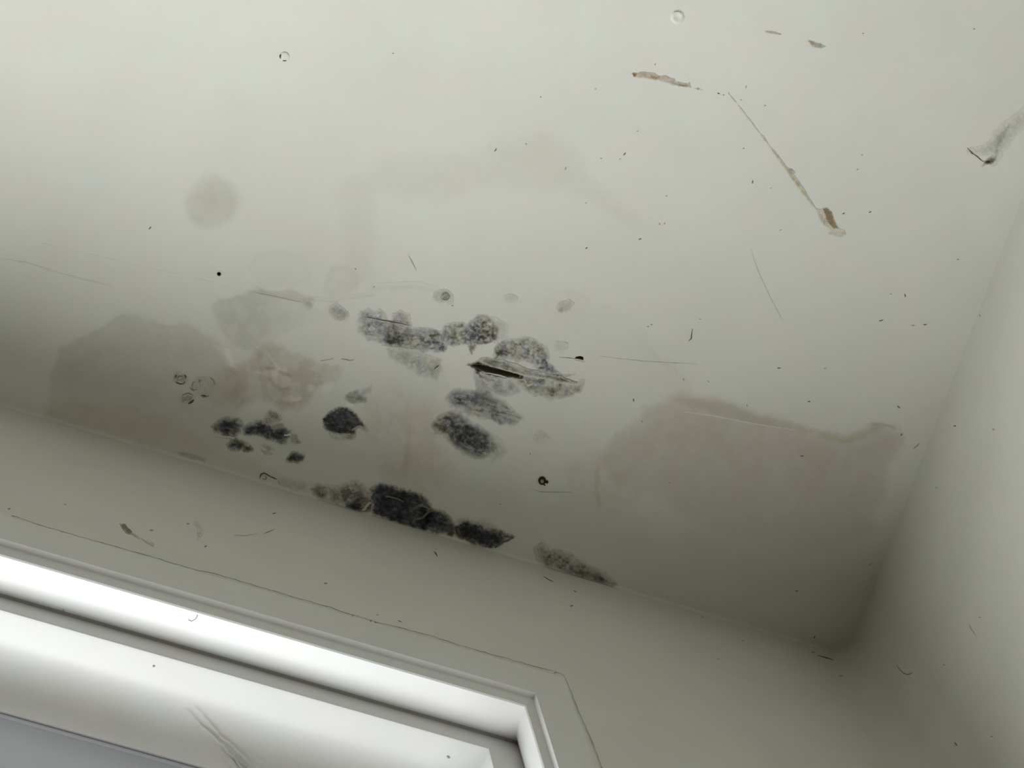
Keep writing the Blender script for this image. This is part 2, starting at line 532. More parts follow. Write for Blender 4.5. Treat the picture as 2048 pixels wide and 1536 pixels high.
def stain_tone(u, v):
    t = np.ones(u.shape + (3,)) * np.array(PAINT)
    for k, s in enumerate(STAINS):
        x, y = zip(*s[1])
        near = (u > min(x) - 60) & (u < max(x) + 60) & (v > min(y) - 60) & (v < max(y) + 60)
        if near.any():
            m = np.zeros(u.shape)
            m[near] = stain_mask(s, k, u[near], v[near])
            t *= 1 + m[..., None] * (np.array(s[2]) - 1)
    for k, (pts, ratio, soft) in enumerate(FLAKES):
        m = sstep(-soft, soft, warp_sd(u, v, pts, 2.5, 9, 700 + k))
        t *= 1 + m[..., None] * (np.array(ratio) - 1)
    for k, (pts, w, ratio) in enumerate(STREAKS):
        m = np.exp(-(line_d(u, v, pts) / w) ** 2) * (0.4 + 0.9 * vnoise(u, v, 9, 800 + k))
        t *= 1 + np.clip(m, 0, 1)[..., None] * (np.array(ratio) - 1)
    return t


EDGE = 2e-5


def on_ceiling(p):
    return (p[..., 1] < -EDGE) & (p[..., 0] < -4e-4)


def film(name, box_px, step, fn, mat, surf='C', parent=None):
    """thin layer on a surface: fn(u, v) gives coverage, colour and thickness; cells without coverage are left out"""
    x0, y0, x1, y1 = box_px
    us, vs = np.arange(x0, x1 + step, step), np.arange(y0, y1 + step, step)
    u, v = np.meshgrid(us, vs, indexing='ij')
    cov, tone, lift = fn(u, v)
    p = hit(u, v, surf, lift)
    ok = cov > 0
    if surf == 'C':
        ok &= on_ceiling(hit(u, v, 'C'))
        for px in HOLES.values():      # nothing spans an opening
            if x0 < px[0][0] + 130 and x1 > px[0][0] - 130 and y0 < px[0][1] + 60 and y1 > px[0][1] - 60:
                ok &= poly_sd(u, v, px) < 0.6
    n, m = u.shape
    keep = ok[:-1, :-1] & ok[1:, :-1] & ok[1:, 1:] & ok[:-1, 1:]
    ii, jj = np.nonzero(keep)
    idx = np.stack([ii * m + jj, ii * m + jj + 1, (ii + 1) * m + jj + 1, (ii + 1) * m + jj], 1)
    used, inv = np.unique(idx, return_inverse=True)
    inv = inv.reshape(-1, 4)
    me = bpy.data.meshes.new(name)
    P = p.reshape(-1, 3)[used]
    nf = len(inv)
    me.vertices.add(len(P))
    me.vertices.foreach_set('co', P.astype(np.float32).ravel())
    me.loops.add(nf * 4)
    me.loops.foreach_set('vertex_index', inv.astype(np.int32).ravel())
    me.polygons.add(nf)
    me.polygons.foreach_set('loop_start', np.arange(0, nf * 4, 4, dtype=np.int32))
    me.polygons.foreach_set('loop_total', np.full(nf, 4, np.int32))
    me.update(calc_edges=True)
    me.polygons.foreach_set('use_smooth', np.ones(nf, bool))
    a = me.color_attributes.new('tone', 'FLOAT_COLOR', 'POINT')
    c = np.ones((len(P), 4), np.float32)
    c[:, :3] = np.clip(tone.reshape(-1, 3)[used], 0, 0.95)
    a.data.foreach_set('color', c.ravel())
    me.materials.append(mat)
    return link(name, me, parent)


def bbox(polys, pad):
    xs = [p[0] for q in polys for p in q]
    ys = [p[1] for q in polys for p in q]
    return (math.floor(min(xs) - pad), math.floor(min(ys) - pad), math.ceil(max(xs) + pad), math.ceil(max(ys) + pad))


for k, s in enumerate(STAINS):
    def fn(u, v, k=k, s=s):
        m = stain_mask(s, k, u, v)
        return np.where(m > 0.03, 1, 0), stain_tone(u, v), np.full(u.shape, 2e-5 + 5e-6 * k)
    b = bbox([s[1]], s[3] + s[4] + 4)
    b = (max(b[0], -30), b[1], b[2], b[3])
    o = film('water_stain', b, 2.5, fn, M_FILM, parent=ceiling)
    o['label'] = s[0]
# peeled flakes, tide lines and streaks outside the stains
for k, (pts, w, ratio) in enumerate(STREAKS):
    if k not in (4, 5):
        continue

    def fn(u, v, pts=pts, w=w, k=k):
        return np.where(line_d(u, v, pts) < 2.2 * w, 1, 0), stain_tone(u, v), np.full(u.shape, 1.1e-4 + 3e-6 * k)
    film('tide_line', bbox([pts], 3 * w + 2), 1.5, fn, M_FILM, parent=ceiling)
for k, (pts, ratio, soft) in enumerate(FLAKES):
    def fn(u, v, pts=pts, soft=soft, k=k):
        sd = warp_sd(u, v, pts, 2.5, 9, 700 + k)
        return np.where(sd > -soft, 1, 0), stain_tone(u, v), 1.6e-4 + 3e-6 * k + 0.3e-4 * sstep(-soft, soft + 2, sd)
    film('peeled_flake', bbox([pts], soft + 6), 1.25, fn, M_FILM, parent=ceiling)

# ------------------------------------------------------------------ mould patches growing on the ceiling
BLACK = (.075, .075, .085)
BLUE = (.06, .063, .080)
PURPLE = (.10, .088, .098)
GREEN = (.12, .125, .10)
BROWN = (.20, .155, .11)
GREY = (.12, .118, .115)
# label, [(outline, strength, softness, colour, texture)], grain: 'net' honeycomb, 'streak' wiped, 'solid' dense
MOULD = [
    ('wiped purple grey mould smear with a fine pencil like line across it',
     [([(714, 642), (725, 624), (760, 620), (778, 640), (792, 642), (800, 690), (760, 686), (735, 679), (718, 665)], .55, 6, PURPLE, 'net'),
      ([(778, 655), (787, 630), (800, 625), (816, 631), (821, 650), (826, 668), (800, 690), (775, 682), (766, 670)], .74, 6, PURPLE, 'streak'),
      ([(762, 683), (790, 668), (830, 655), (862, 657), (886, 668), (894, 692), (888, 703), (850, 700), (815, 698), (780, 693)], .7, 5, GREY, 'net')]),
    ('grey honeycombed mould blot with a torn pointed tab below',
     [([(880, 670), (890, 650), (905, 642), (925, 645), (936, 658), (936, 686), (905, 691), (893, 688), (882, 680)], .62, 4, GREEN, 'net'),
      ([(930, 660), (945, 640), (958, 629), (975, 633), (988, 645), (997, 660), (992, 680), (975, 687), (960, 689), (952, 687), (942, 707), (938, 700), (934, 689), (930, 686)], .70, 3.5, PURPLE, 'net'),
      ([(988, 640), (1010, 650), (1010, 676), (990, 683)], .34, 8, GREY, 'net')]),
    ('faint greenish mould film under the wiped purple smear',
     [([(772, 696), (810, 701), (850, 710), (882, 720), (884, 740), (873, 756), (850, 753), (825, 742), (800, 727), (782, 712)], 0.42, 6, GREEN, 'net')]),
    ('rounded grey mould blot above the torn slit',
     [([(988, 708), (998, 684), (1015, 677), (1030, 680), (1050, 673), (1072, 678), (1091, 695), (1099, 715), (1092, 729), (1070, 733), (1040, 722), (1015, 716), (990, 718)], .72, 5, PURPLE, 'net'),
      ([(992, 704), (1008, 697), (1026, 704), (1014, 711), (994, 710)], .82, 2.5, BLACK, 'streak'),
      ([(1074, 737), (1092, 725), (1106, 733), (1122, 751), (1112, 753), (1092, 746)], .72, 3, GREY, 'net'),
      ([(1112, 750), (1135, 750), (1150, 747), (1150, 750), (1130, 754)], .45, 2, GREY, 'net')]),
    ('brownish green mould smear below the torn slit',
     [([(1034, 756), (1080, 766), (1120, 766), (1140, 770), (1168, 762), (1162, 784), (1132, 795), (1100, 798), (1070, 790), (1050, 778)], .78, 6, (.20, .16, .11), 'coarse'),
      ([(1040, 762), (1090, 772), (1130, 775), (1110, 785), (1060, 776)], .4, 5, GREEN, 'streak'),
      ([(955, 750), (1000, 754), (1042, 768), (1040, 786), (1000, 790), (962, 776)], .5, 7, BLUE, 'coarse')]),
    ('long wiped blue grey mould streak beside the round dark blot',
     [([(892, 796), (905, 783), (930, 779), (960, 783), (985, 790), (1010, 805), (1030, 820), (1041, 835), (1030, 847), (1010, 849), (990, 843), (965, 836), (930, 823), (905, 812)], .64, 6, BLUE, 'streak'),
      ([(945, 785), (975, 783), (995, 800), (985, 815), (955, 806)], .55, 7, BLUE, 'streak'),
      ([(948, 752), (972, 758), (985, 788), (950, 788)], .45, 6, PURPLE, 'coarse')]),
    ('large soft edged charcoal mould blot slanting down to the right',
     [([(866, 850), (880, 833), (900, 824), (920, 828), (936, 845), (955, 854), (976, 870), (987, 895), (976, 914), (955, 917), (935, 909), (915, 893), (895, 876), (875, 865)], .86, 8, BLACK, 'solid'),
      ([(972, 868), (1000, 883), (1010, 905), (985, 922)], .33, 9, GREY, 'net')]),
    ('angular black mould scab with a brown crusted lower rim',
     [([(643, 838), (660, 822), (682, 814), (695, 816), (712, 826), (721, 842), (728, 851), (714, 854), (708, 866), (690, 868), (672, 868), (655, 860), (648, 850)], .95, 3, BLACK, 'solid'),
      ([(648, 852), (660, 868), (680, 872), (712, 862), (712, 874), (690, 880), (672, 880), (656, 868)], .62, 4, BROWN, 'coarse'),
      ([(716, 842), (730, 852), (737, 862), (722, 856)], .5, 4, (.22, .13, .11), 'net')]),
    ('small olive grey mould dab above the angular black scab',
     [([(691, 796), (700, 787), (715, 783), (722, 790), (735, 795), (733, 803), (715, 807), (700, 803)], .55, 4, GREEN, 'solid'), ([(722, 787), (742, 774), (740, 786)], .3, 4, GREEN, 'solid')]),
    ('oval black mould blot at the left end of the mould cluster',
     [([(425, 853), (436, 841), (455, 833), (475, 838), (486, 850), (482, 866), (470, 873), (450, 871), (430, 862)], .88, 5.5, BLACK, 'solid')]),
    ('knotted black mould chain with pale flakes in it',
     [([(484, 856), (500, 847), (515, 841), (530, 842), (541, 853), (547, 861), (557, 855), (572, 855), (582, 863), (578, 876), (565, 886), (550, 883), (530, 876), (510, 869), (490, 869)], .88, 4.5, BLACK, 'solid'),
      ([(526, 838), (538, 822), (556, 827), (564, 838), (552, 846), (540, 846)], .6, 4, GREEN, 'coarse'),
      ([(580, 868), (592, 869), (600, 886), (588, 890), (578, 878)], .58, 3, BROWN, 'coarse')]),
    ('lower oval black mould blot under the knotted chain', [([(455, 886), (470, 876), (487, 880), (505, 892), (508, 900), (490, 905), (470, 901), (458, 894)], .88, 4, BLACK, 'solid')]),
    ('two thin brown mould dashes side by side', [([(526, 890), (540, 893), (553, 899), (538, 899)], .55, 2.5, BROWN, 'streak'), ([(522, 900), (536, 902), (548, 908), (532, 908)], .52, 2.5, BROWN, 'streak')]),
    ('small round black mould dot below the mould cluster', [([(574, 917), (582, 906), (595, 903), (607, 911), (608, 922), (595, 927), (580, 924)], .9, 4, BLACK, 'solid')]),
    ('brown mould crust at the left end of the black joint strip',
     [([(622, 976), (632, 968), (650, 972), (680, 971), (692, 964), (712, 964), (735, 974), (745, 985), (745, 1022), (725, 1026), (700, 1018), (660, 1006), (630, 990)], .7, 4, (.16, .13, .12), 'coarse'),
      ([(690, 1000), (715, 996), (745, 998), (745, 1026), (720, 1026), (690, 1015)], .8, 4, BLACK, 'coarse')]),
    ('thick blue black mould crust filling the ceiling joint',
     [([(743, 978), (760, 969), (790, 974), (820, 979), (845, 989), (862, 1010), (872, 1028), (858, 1046), (848, 1062), (800, 1052), (770, 1040), (745, 1030)], .96, 4.5, BLUE, 'solid'),
      ([(845, 1022), (870, 1017), (890, 1023), (907, 1045), (918, 1056), (905, 1075), (870, 1068), (848, 1060)], 0.86, 5, BLACK, 'solid'),
      ([(850, 1030), (900, 1040), (905, 1060), (860, 1062)], .4, 6, GREY, 'coarse')]),
    ('pointed black mould wedge ending the joint strip',
     [([(904, 1052), (925, 1042), (945, 1045), (975, 1055), (1005, 1064), (1031, 1072), (1008, 1082), (990, 1096), (960, 1096), (935, 1086), (915, 1078), (904, 1066)], .88, 3.5, BLACK, 'solid'),
      ([(930, 1050), (975, 1062), (1000, 1078), (950, 1088), (920, 1070)], .5, 5, BLACK, 'coarse'),
      ([(905, 1046), (925, 1036), (960, 1042), (1010, 1062), (970, 1058)], .4, 4, BROWN, 'streak')]),
    ('brown speckled mould band further along the ceiling joint',
     [([(1072, 1097), (1082, 1089), (1105, 1098), (1130, 1104), (1150, 1114), (1175, 1130), (1195, 1140), (1215, 1150), (1234, 1168), (1228, 1180), (1200, 1172), (1165, 1158), (1130, 1150), (1100, 1136), (1080, 1118)], .68, 5, (.17, .14, .11), 'coarse'),
      ([(1140, 1135), (1200, 1146), (1228, 1168), (1200, 1168), (1150, 1150)], .5, 5, BROWN, 'net')]),
    ('small dark green mould ring round a screw head', [(ell(887, 593, 19, 11, 12), .34, 5, GREEN, 'net'), (ell(891, 592, 10, 9), .55, 3, GREEN, 'coarse')]),
    ('pale grey mould dot between two ring stains', [(ell(1022, 597, 13, 9), .24, 4, GREY, 'net')]),
    ('pale brown mould dot inside the thin ring stain', [(ell(1130, 613, 15, 9, -25), .3, 4, (.2, .15, .14), 'solid'), (ell(1121, 620, 5, 4), .4, 3, GREEN, 'solid')]),
    ('light speckled mould dot left of the wiped purple smear', [(ell(677, 625, 20, 13, 30), .44, 5, PURPLE, 'net')]),
    ('tiny rusty mould dot where the hairline joint ends', [(ell(617, 608, 9, 9), .42, 6, (.24, .14, .12), 'net')]),
    ('short thin mould streak on the left of the wall joint', [([(356, 904), (375, 905), (410, 916), (410, 921), (385, 916), (358, 909)], .5, 3, GREY, 'streak')]),
    ('faint grey mould smudge right of the rounded blot', [(ell(1122, 693, 10, 8), .2, 5, GREEN, 'net')]),
    ('small brown mould stipple at the end of the joint crust', [([(560, 958), (590, 962), (615, 968), (610, 978), (585, 974), (560, 968)], .28, 4, BROWN, 'coarse')]),
    ('faint rusty mould dot under the wiped streak', [(ell(1083, 874, 11, 11), .24, 7, (.3, .2, .12), 'net')]),
]
CA, SA = math.cos(math.radians(15)), math.sin(math.radians(15))


def texture(kind, u, v, seed):
    fine = fnoise(u, v, 3.0, seed, 2) - 0.5
    wide = fnoise(u, v, 26, seed + 21, 2) - 0.5
    if kind == 'net':
        r = 1 - np.abs(2 * fnoise(u, v, 9, seed + 5, 2) - 1)
        return np.clip(0.66 + 0.75 * (r - 0.62) + 0.45 * fine + 0.5 * wide, 0, 1.1)
    if kind == 'streak':
        a, b = u * CA + v * SA, -u * SA + v * CA
        return np.clip(0.72 + 0.75 * (fnoise(a / 4.5, b, 4.2, seed + 9, 2) - 0.5) + 0.4 * fine + 0.6 * wide, 0, 1.1)
    if kind == 'coarse':
        return np.clip(0.66 + 1.25 * (fnoise(u, v, 14, seed + 3, 3) - 0.5) + 0.45 * fine, 0, 1.1)
    return np.clip(0.92 + 0.3 * (fnoise(u, v, 7, seed + 3, 3) - 0.5) + 0.2 * fine + 0.25 * wide, 0, 1.05)


def mould_film(name, blobs, k, base=2.0e-4, step=None, surf='C', parent=None, mat=None, curl=None):
    def fn(u, v):
        t = stain_tone(u, v) if surf == 'C' else np.ones(u.shape + (3,)) * np.array(PAINT)
        dens = np.zeros(u.shape)
        for j, (pts, s, soft, col, tex) in enumerate(blobs):
            sd = warp_sd(u, v, pts, 5 if soft > 3 else 2.5, 11, 900 + 31 * k + j) + (5 * (vnoise(u, v, 27, 950 + 31 * k + j) - .5) if soft > 3 else 0) + min(2.2, soft) * (vnoise(u, v, 2.6, 77 + k) - 0.5)
            env = 0.7 * sstep(-soft * 1.2, soft * 1.2, sd) + 0.3 * sstep(-soft, soft * 4, sd)
            d = np.clip(s * env * texture(tex, u, v, 40 * k + j) * (1.26 if s > .4 else 1.16), 0, .97)
            t = t * (1 + d[..., None] * (np.array(col) - 1))
            dens = np.maximum(dens, d)
            envm = env if j == 0 else np.maximum(envm, env)
        a, b = u * CA + v * SA, -u * SA + v * CA
        mot = 0.6 * (fnoise(a / 3, b, 4.5, 61 + k, 2) - .5) + 0.7 * (fnoise(u, v, 5, 62 + k, 2) - .5) + 0.5 * (fnoise(u, v, 18, 63 + k, 2) - .5)
        hue = fnoise(u, v, 14, 64 + k, 2) - .5
        t = t * np.exp((sstep(.3, .9, dens) * (1.9 if k < 50 else .5) * mot)[..., None] + (dens * hue * (1 if k < 50 else .25))[..., None] * np.array([.5, .25, -.35]))
        lift = base + 3e-6 * (k % 40) + 2.5e-4 * dens
        if curl:
            lift = lift + curl(u, v)
        return np.where(envm > 0.12, 1, 0), t, lift
    return film(name, bbox([q[0] for q in blobs], 14), step or (1.0 if max(q[1] for q in blobs) > .4 else 1.5), fn, mat or M_MOULD, surf, parent)


for k, (lab, blobs) in enumerate(MOULD):
    tag(mould_film('mold_patch', blobs, k), lab, 'mold patch', 'mould patches on the ceiling by the window wall')

# ------------------------------------------------------------------ torn paint, chips, cracks and fixings


def plain(name, col, rough=0.7, spec=0.2, metal=0.0, amt=0.12, scale=900):
    m = mottled(name, col, rough, spec, amt=amt, scale=scale, bump=0.2)
    m.node_tree.nodes['Principled BSDF'].inputs['Metallic'].default_value = metal
    return m


M_CRACK = plain('crack_dirt', (.10, .085, .065))
M_CRACK2 = plain('faint_crack_dirt', (.30, .27, .22))
M_IRON = plain('dark_iron', (.03, .025, .022))
M_DIRT = plain('dirt_speck', (.16, .15, .12))
M_DIRT2 = plain('pale_dirt_speck', (.36, .34, .29))
M_RUST = plain('rust', (.045, .018, .010), 0.6)
M_HAIR = plain('hair', (.14, .11, .085))
M_HAIR2 = plain('pale_hair', (.38, .34, .28))
M_WEB = plain('cobweb_silk', (.86, .87, .87), 0.6, amt=0.02)
_b = M_WEB.node_tree.nodes['Principled BSDF']
_tr = M_WEB.node_tree.nodes.new('ShaderNodeBsdfTranslucent')
_tr.inputs[0].default_value = (.9, .9, .9, 1)
_mx = M_WEB.node_tree.nodes.new('ShaderNodeMixShader')
_mx.inputs[0].default_value = 0.75
M_WEB.node_tree.links.new(_b.outputs[0], _mx.inputs[1])
M_WEB.node_tree.links.new(_tr.outputs[0], _mx.inputs[2])
M_WEB.node_tree.links.new(_mx.outputs[0], M_WEB.node_tree.nodes['Material Output'].inputs[0])
M_PALE = plain('pale_paint_edge', (.72, .71, .66), amt=0.04)
PX = 3.0e-4          # metres per photo pixel at the ceiling


def tube_pts(P, rad, name, mat, parent=None, sides=6):
    """round tube through points; rad one radius or one per point"""
    P = [Vector(p) for p in P]
    n = len(P)
    if not hasattr(rad, '__len__'):
        rad = [rad] * n
    V, F = [], []
    for i, p in enumerate(P):
        t = (P[min(i + 1, n - 1)] - P[max(i - 1, 0)]).normalized()
        a = t.cross(Vector((0.31, 0.22, 0.92))).normalized()
        b = t.cross(a)
        for s in range(sides):
            w = 2 * math.pi * s / sides
            V.append(p + (a * math.cos(w) + b * math.sin(w)) * rad[i])
    for i in range(n - 1):
        for s in range(sides):
            s2 = (s + 1) % sides
            F.append((i * sides + s, i * sides + s2, i * sides + sides + s2, i * sides + sides + s))
    F.append(tuple(range(sides))[::-1])
    F.append(tuple(range((n - 1) * sides, n * sides)))
    return mesh(name, V, F, mat, parent, True)


def wiggle(pts, step, amp, seed):
    out = []
    for (x0, y0), (x1, y1) in zip(pts[:-1], pts[1:]):
        n = max(1, int(math.hypot(x1 - x0, y1 - y0) / step))
        for i in range(n):
            out.append((x0 + (x1 - x0) * i / n, y0 + (y1 - y0) * i / n))
    out.append(pts[-1])
    rnd = random.Random(seed)
    return [(x + rnd.uniform(-amp, amp), y + rnd.uniform(-amp, amp)) for x, y in out]


def line(name, pts, px, surf, mat, parent=None, amp=0.6, step=9, lift=1.2e-4, taper=True, label=None, seed=1):
    q = wiggle(pts, step, amp, seed + int(pts[0][0]))
    P = hit(np.array([p[0] for p in q]), np.array([p[1] for p in q]), surf, lift)
    n = len(q)
    rnd = random.Random(seed + int(pts[0][1]))
    rad = [px * PX * 0.5 * (rnd.uniform(.6, 1.25)) * (min(1, .35 + 3 * min(i, n - 1 - i) / n) if taper else 1) for i in range(n)]
    o = tube_pts(P, rad, name, mat, parent)
    if label:
        o['label'] = label
    return o


# the torn slit: a curled lip of paint above a black gap
SLIT = [([(935, 729), (955, 724), (985, 730), (1020, 738), (1050, 750), (1045, 759), (1000, 755), (975, 748), (958, 744)], 1.0, 2.2, (.10, .10, .098), 'solid'),
        ([(1040, 753), (1070, 748), (1096, 757), (1088, 766), (1055, 766)], .8, 3.5, (.12, .12, .14), 'streak'),
        ([(946, 728), (963, 715), (977, 720), (966, 733), (958, 747), (964, 755), (950, 746)], .9, 2.5, (.12, .12, .09), 'coarse'),
        ([(955, 744), (975, 750), (992, 760), (975, 768), (957, 758)], .75, 4, BLUE, 'coarse')]
o = mould_film('torn_slit', SLIT, 31, base=5e-4, parent=ceiling)
o['label'] = 'dark gaping slit where the ceiling paint has torn open'


def cavity(key, name, mat, parent, depth=0.012):
    """the hollow behind an opening in the plaster"""
    q = LOOPS[key]
    n = len(q)
    V = [tuple(p) for p in q] + [(p[0], p[1], p[2] + depth) for p in q]
    return mesh(name, V, [(i, (i + 1) % n, n + (i + 1) % n, n + i) for i in range(n)] + [tuple(range(n, 2 * n))], mat, parent)


M_RAW = plain('raw_plaster', (.30, .26, .21))
cavity('slit', 'slit_cavity', M_RAW, o)
LIP = [([(962, 722), (972, 716), (1010, 722), (1050, 736), (1085, 746), (1125, 755), (1152, 766), (1125, 764), (1095, 757), (1050, 750), (1020, 741), (985, 734)], .8, 3, (.34, .29, .23), 'streak'), ([(962, 722), (985, 720), (1010, 730), (985, 734)], .5, 4, GREEN, 'coarse'), ([(1090, 748), (1125, 756), (1150, 766), (1110, 762)], .4, 3, GREY, 'net')]
o = mould_film('paint_flap', LIP, 32, base=5.5e-4, parent=ceiling,
               curl=lambda u, v: 1.1e-3 * np.exp(-(line_d(u, v, [(975, 733), (1020, 741), (1050, 750), (1100, 759), (1150, 768)]) / 7.0) ** 2))
o['label'] = 'tan curled paint flap along the torn slit'
line('paint_edge', [(962, 741), (972, 746), (990, 748), (1010, 754), (1035, 757)], 2.6, 'C', M_PALE, ceiling, 1.0, 6, 8e-4)
line('paint_edge', [(1062, 742), (1085, 748), (1110, 757), (1148, 766)], 2.4, 'C', M_PALE, ceiling, .8, 8, 9e-4)
line('paint_edge', [(762, 690), (790, 694), (820, 698), (845, 699)], 1.8, 'C', M_PALE, ceiling, .8, 7, 6e-4)
line('crack', [(729, 633), (760, 639), (800, 646), (818, 650)], 1.9, 'C', M_CRACK, ceiling, 0.5, 8, 5e-4, label='thin pencil like scratch across the purple mould smear')

# curled paint flakes along the mould in the joint


def flake(path, off, drop, mat=M_PALE, lift=5e-4, label=None):
    """little bent sheet of paint: along path it sticks to the ceiling, its free edge hangs by drop"""
    q = wiggle(path, 4, .7, int(path[0][0]))
    rows = []
    for f, l in ((0, 0), (.5, .35), (1, 1)):
        rows.append(hit(np.array([p[0] + off[0] * f for p in q]), np.array([p[1] + off[1] * f for p in q]), 'C', lift + drop * l))
    n = len(q)
    V = [p for r in rows for p in r] + [p + np.array([0, 0, 1.5e-4]) for r in rows for p in r]
    F = []
    for b, fl in ((0, False), (3 * n, True)):
        for i in range(2):
            for j in range(n - 1):
                f4 = (b + i * n + j, b + i * n + j + 1, b + i * n + n + j + 1, b + i * n + n + j)
                F.append(f4[::-1] if fl else f4)
    o = mesh('paint_flake', V, F, mat, ceiling, True)
    if label:
        o['label'] = label
    return o


M_FLAKE = plain('mould_stained_flake', (.20, .19, .17), amt=0.3, scale=700)
M_FLAKE2 = plain('rosy_plaster_flake', (.44, .38, .32), amt=0.15, scale=700)
flake([(739, 1002), (722, 1021)], (4, 2), 1.2e-3, label='pale paint splinter across the black joint mould')
flake([(820, 1022), (830, 1013), (838, 1008), (850, 1010), (858, 1016)], (1, 3.5), 1.4e-3, M_FLAKE)
flake([(822, 1045), (830, 1036), (842, 1034), (852, 1026), (860, 1018)], (1.5, 3), 1.0e-3, M_FLAKE)
flake([(989, 1092), (1000, 1083), (1014, 1078), (1026, 1072)], (1, 3), 1.4e-3, M_FLAKE)
flake([(968, 1092), (978, 1086)], (1, 3), 1.2e-3, M_FLAKE)
flake([(914, 1054), (917, 1064), (915, 1070)], (4, 1), 1.0e-3, M_FLAKE)
flake([(683, 992), (690, 980), (698, 976)], (8, 10), 9e-4, M_FLAKE)
flake([(708, 984), (720, 982), (728, 988)], (0, 9), 8e-4, M_FLAKE)
flake([(736, 985), (744, 984)], (0, 7), 6e-4, M_FLAKE2)
flake([(770, 990), (790, 994), (806, 1001)], (1, 2.5), 8e-4, M_FLAKE)
flake([(523, 843), (530, 841), (534, 846)], (0, 5), 6e-4, M_FLAKE2)
flake([(545, 851), (556, 848), (566, 847)], (2, 6), 6e-4, M_FLAKE2)
flake([(533, 838), (541, 837), (545, 843)], (1, 6), 6e-4, M_FLAKE2)
flake([(436, 869), (450, 872), (467, 874)], (0, 2), 6e-4, M_PALE)
flake([(568, 868), (581, 867)], (1, 3), 6e-4, M_PALE)
flake([(704, 857), (714, 852), (720, 850)], (0, 4), 6e-4, M_FLAKE2)
flake([(450, 855), (462, 856), (472, 858)], (0, 1.5), 6e-4, M_FLAKE)

# chips and scrapes in the paint


def chip(label, polys, surf='C', parent=None, name='paint_chip', k=50):
    o = mould_film(name, polys, k, base=1.2e-4 if surf == 'C' else 1e-4, step=0.8, surf=surf, parent=parent or ceiling)
    if label:
        o['label'] = label
    return o


TAN, UMBER, PALEB = (.66, .56, .49), (.34, .25, .19), (.90, .81, .71)
chip('long ragged brown scrape in the ceiling paint',
     [([(1262, 147), (1268, 144), (1275, 147), (1283, 143), (1300, 145), (1316, 151), (1332, 152), (1349, 158), (1350, 164), (1374, 168), (1378, 166), (1383, 176), (1365, 174), (1345, 170), (1320, 163), (1300, 158), (1280, 156), (1268, 154)], .95, 1.3, TAN, 'solid'),
      ([(1262, 147), (1268, 145), (1273, 150), (1268, 154)], .8, 1.2, UMBER, 'solid'), ([(1300, 150), (1318, 154), (1312, 158), (1300, 156)], .55, 1.2, UMBER, 'coarse'),
      ([(1350, 166), (1372, 169), (1382, 176), (1365, 173)], .6, 1.2, UMBER, 'coarse'), ([(1388, 176), (1397, 176), (1406, 180), (1395, 181)], .7, 1.2, (.45, .4, .35), 'coarse')], k=51)
chip('brown paint chip at the end of the long dried drip',
     [([(1628, 414), (1640, 420), (1650, 416), (1662, 424), (1668, 440), (1676, 457), (1688, 461), (1691, 469), (1680, 475), (1665, 471), (1655, 468), (1657, 456), (1643, 448), (1638, 432)], .9, 1.5, PALEB, 'solid'),
      ([(1647, 418), (1653, 416), (1662, 424), (1668, 440), (1675, 456), (1666, 457), (1657, 446), (1650, 432)], .95, 1.5, (.42, .33, .25), 'solid'),
      ([(1632, 416), (1645, 432), (1650, 448), (1660, 456), (1650, 452), (1640, 438)], .6, 1.5, TAN, 'coarse'), (ell(1651, 441, 5, 4), .7, 1.5, UMBER, 'coarse'), (ell(1684, 467, 5, 4), .6, 1.5, TAN, 'coarse')], k=52)
chip('long thin dried drip widening towards the brown chip',
     [([(1452, 183), (1456, 184), (1500, 240), (1546, 300), (1590, 353), (1617, 392), (1634, 420), (1626, 414), (1604, 388), (1580, 352), (1570, 338), (1543, 300), (1498, 240)], .75, 1.1, (.74, .66, .52), 'solid'),
      ([(1573, 335), (1584, 338), (1590, 346), (1584, 348)], .8, 1.2, UMBER, 'coarse'), ([(1545, 299), (1572, 336), (1590, 358), (1615, 393), (1612, 394), (1570, 338)], .5, 1.2, (.5, .43, .33), 'coarse')], k=53)
chip('small lens shaped grey chip in the ceiling paint', [([(1617, 82), (1630, 84), (1651, 93), (1640, 96), (1625, 93), (1620, 88)], .85, 1.3, (.5, .42, .36), 'coarse'), ([(1630, 93), (1650, 93), (1640, 96)], .5, 1.2, (.3, .28, .24), 'solid')], k=54)
chip('thin curved scratch beside the lens shaped chip', [([(1530, 61), (1537, 63), (1547, 64), (1554, 67), (1562, 67), (1562, 71), (1550, 68), (1538, 66), (1531, 64)], .75, 1.1, (.5, .4, .36), 'solid')], k=55)
chip('dark gouge with a pale chip near the right wall', [([(1958, 338), (1966, 327), (1975, 318), (1984, 314), (1989, 299), (1995, 296), (1996, 306), (1991, 320), (1982, 330), (1970, 331)], .85, 1.8, (.34, .28, .23), 'coarse'),
                                                            ([(1966, 322), (1978, 319), (1984, 322), (1978, 328), (1968, 327)], .8, 1.5, (.12, .09, .07), 'coarse')], k=56)
chip('grey scuff trailing from the dark gouge to the right wall',
     [([(1936, 302), (1970, 290), (1990, 268), (2008, 250), (2030, 230), (2060, 212), (2056, 245), (2022, 278), (2004, 300), (1998, 322), (1985, 330), (1990, 305), (1960, 310)], .3, 7, GREY, 'net'),
      ([(1990, 296), (1996, 272), (2008, 262), (2018, 250), (2010, 272), (2000, 290)], .4, 3, GREY, 'coarse')], name='scuff', k=57)
line('crack', [(1935, 296), (1944, 306), (1956, 315), (1968, 324)], 2.6, 'C', M_CRACK, ceiling, .5, 5)
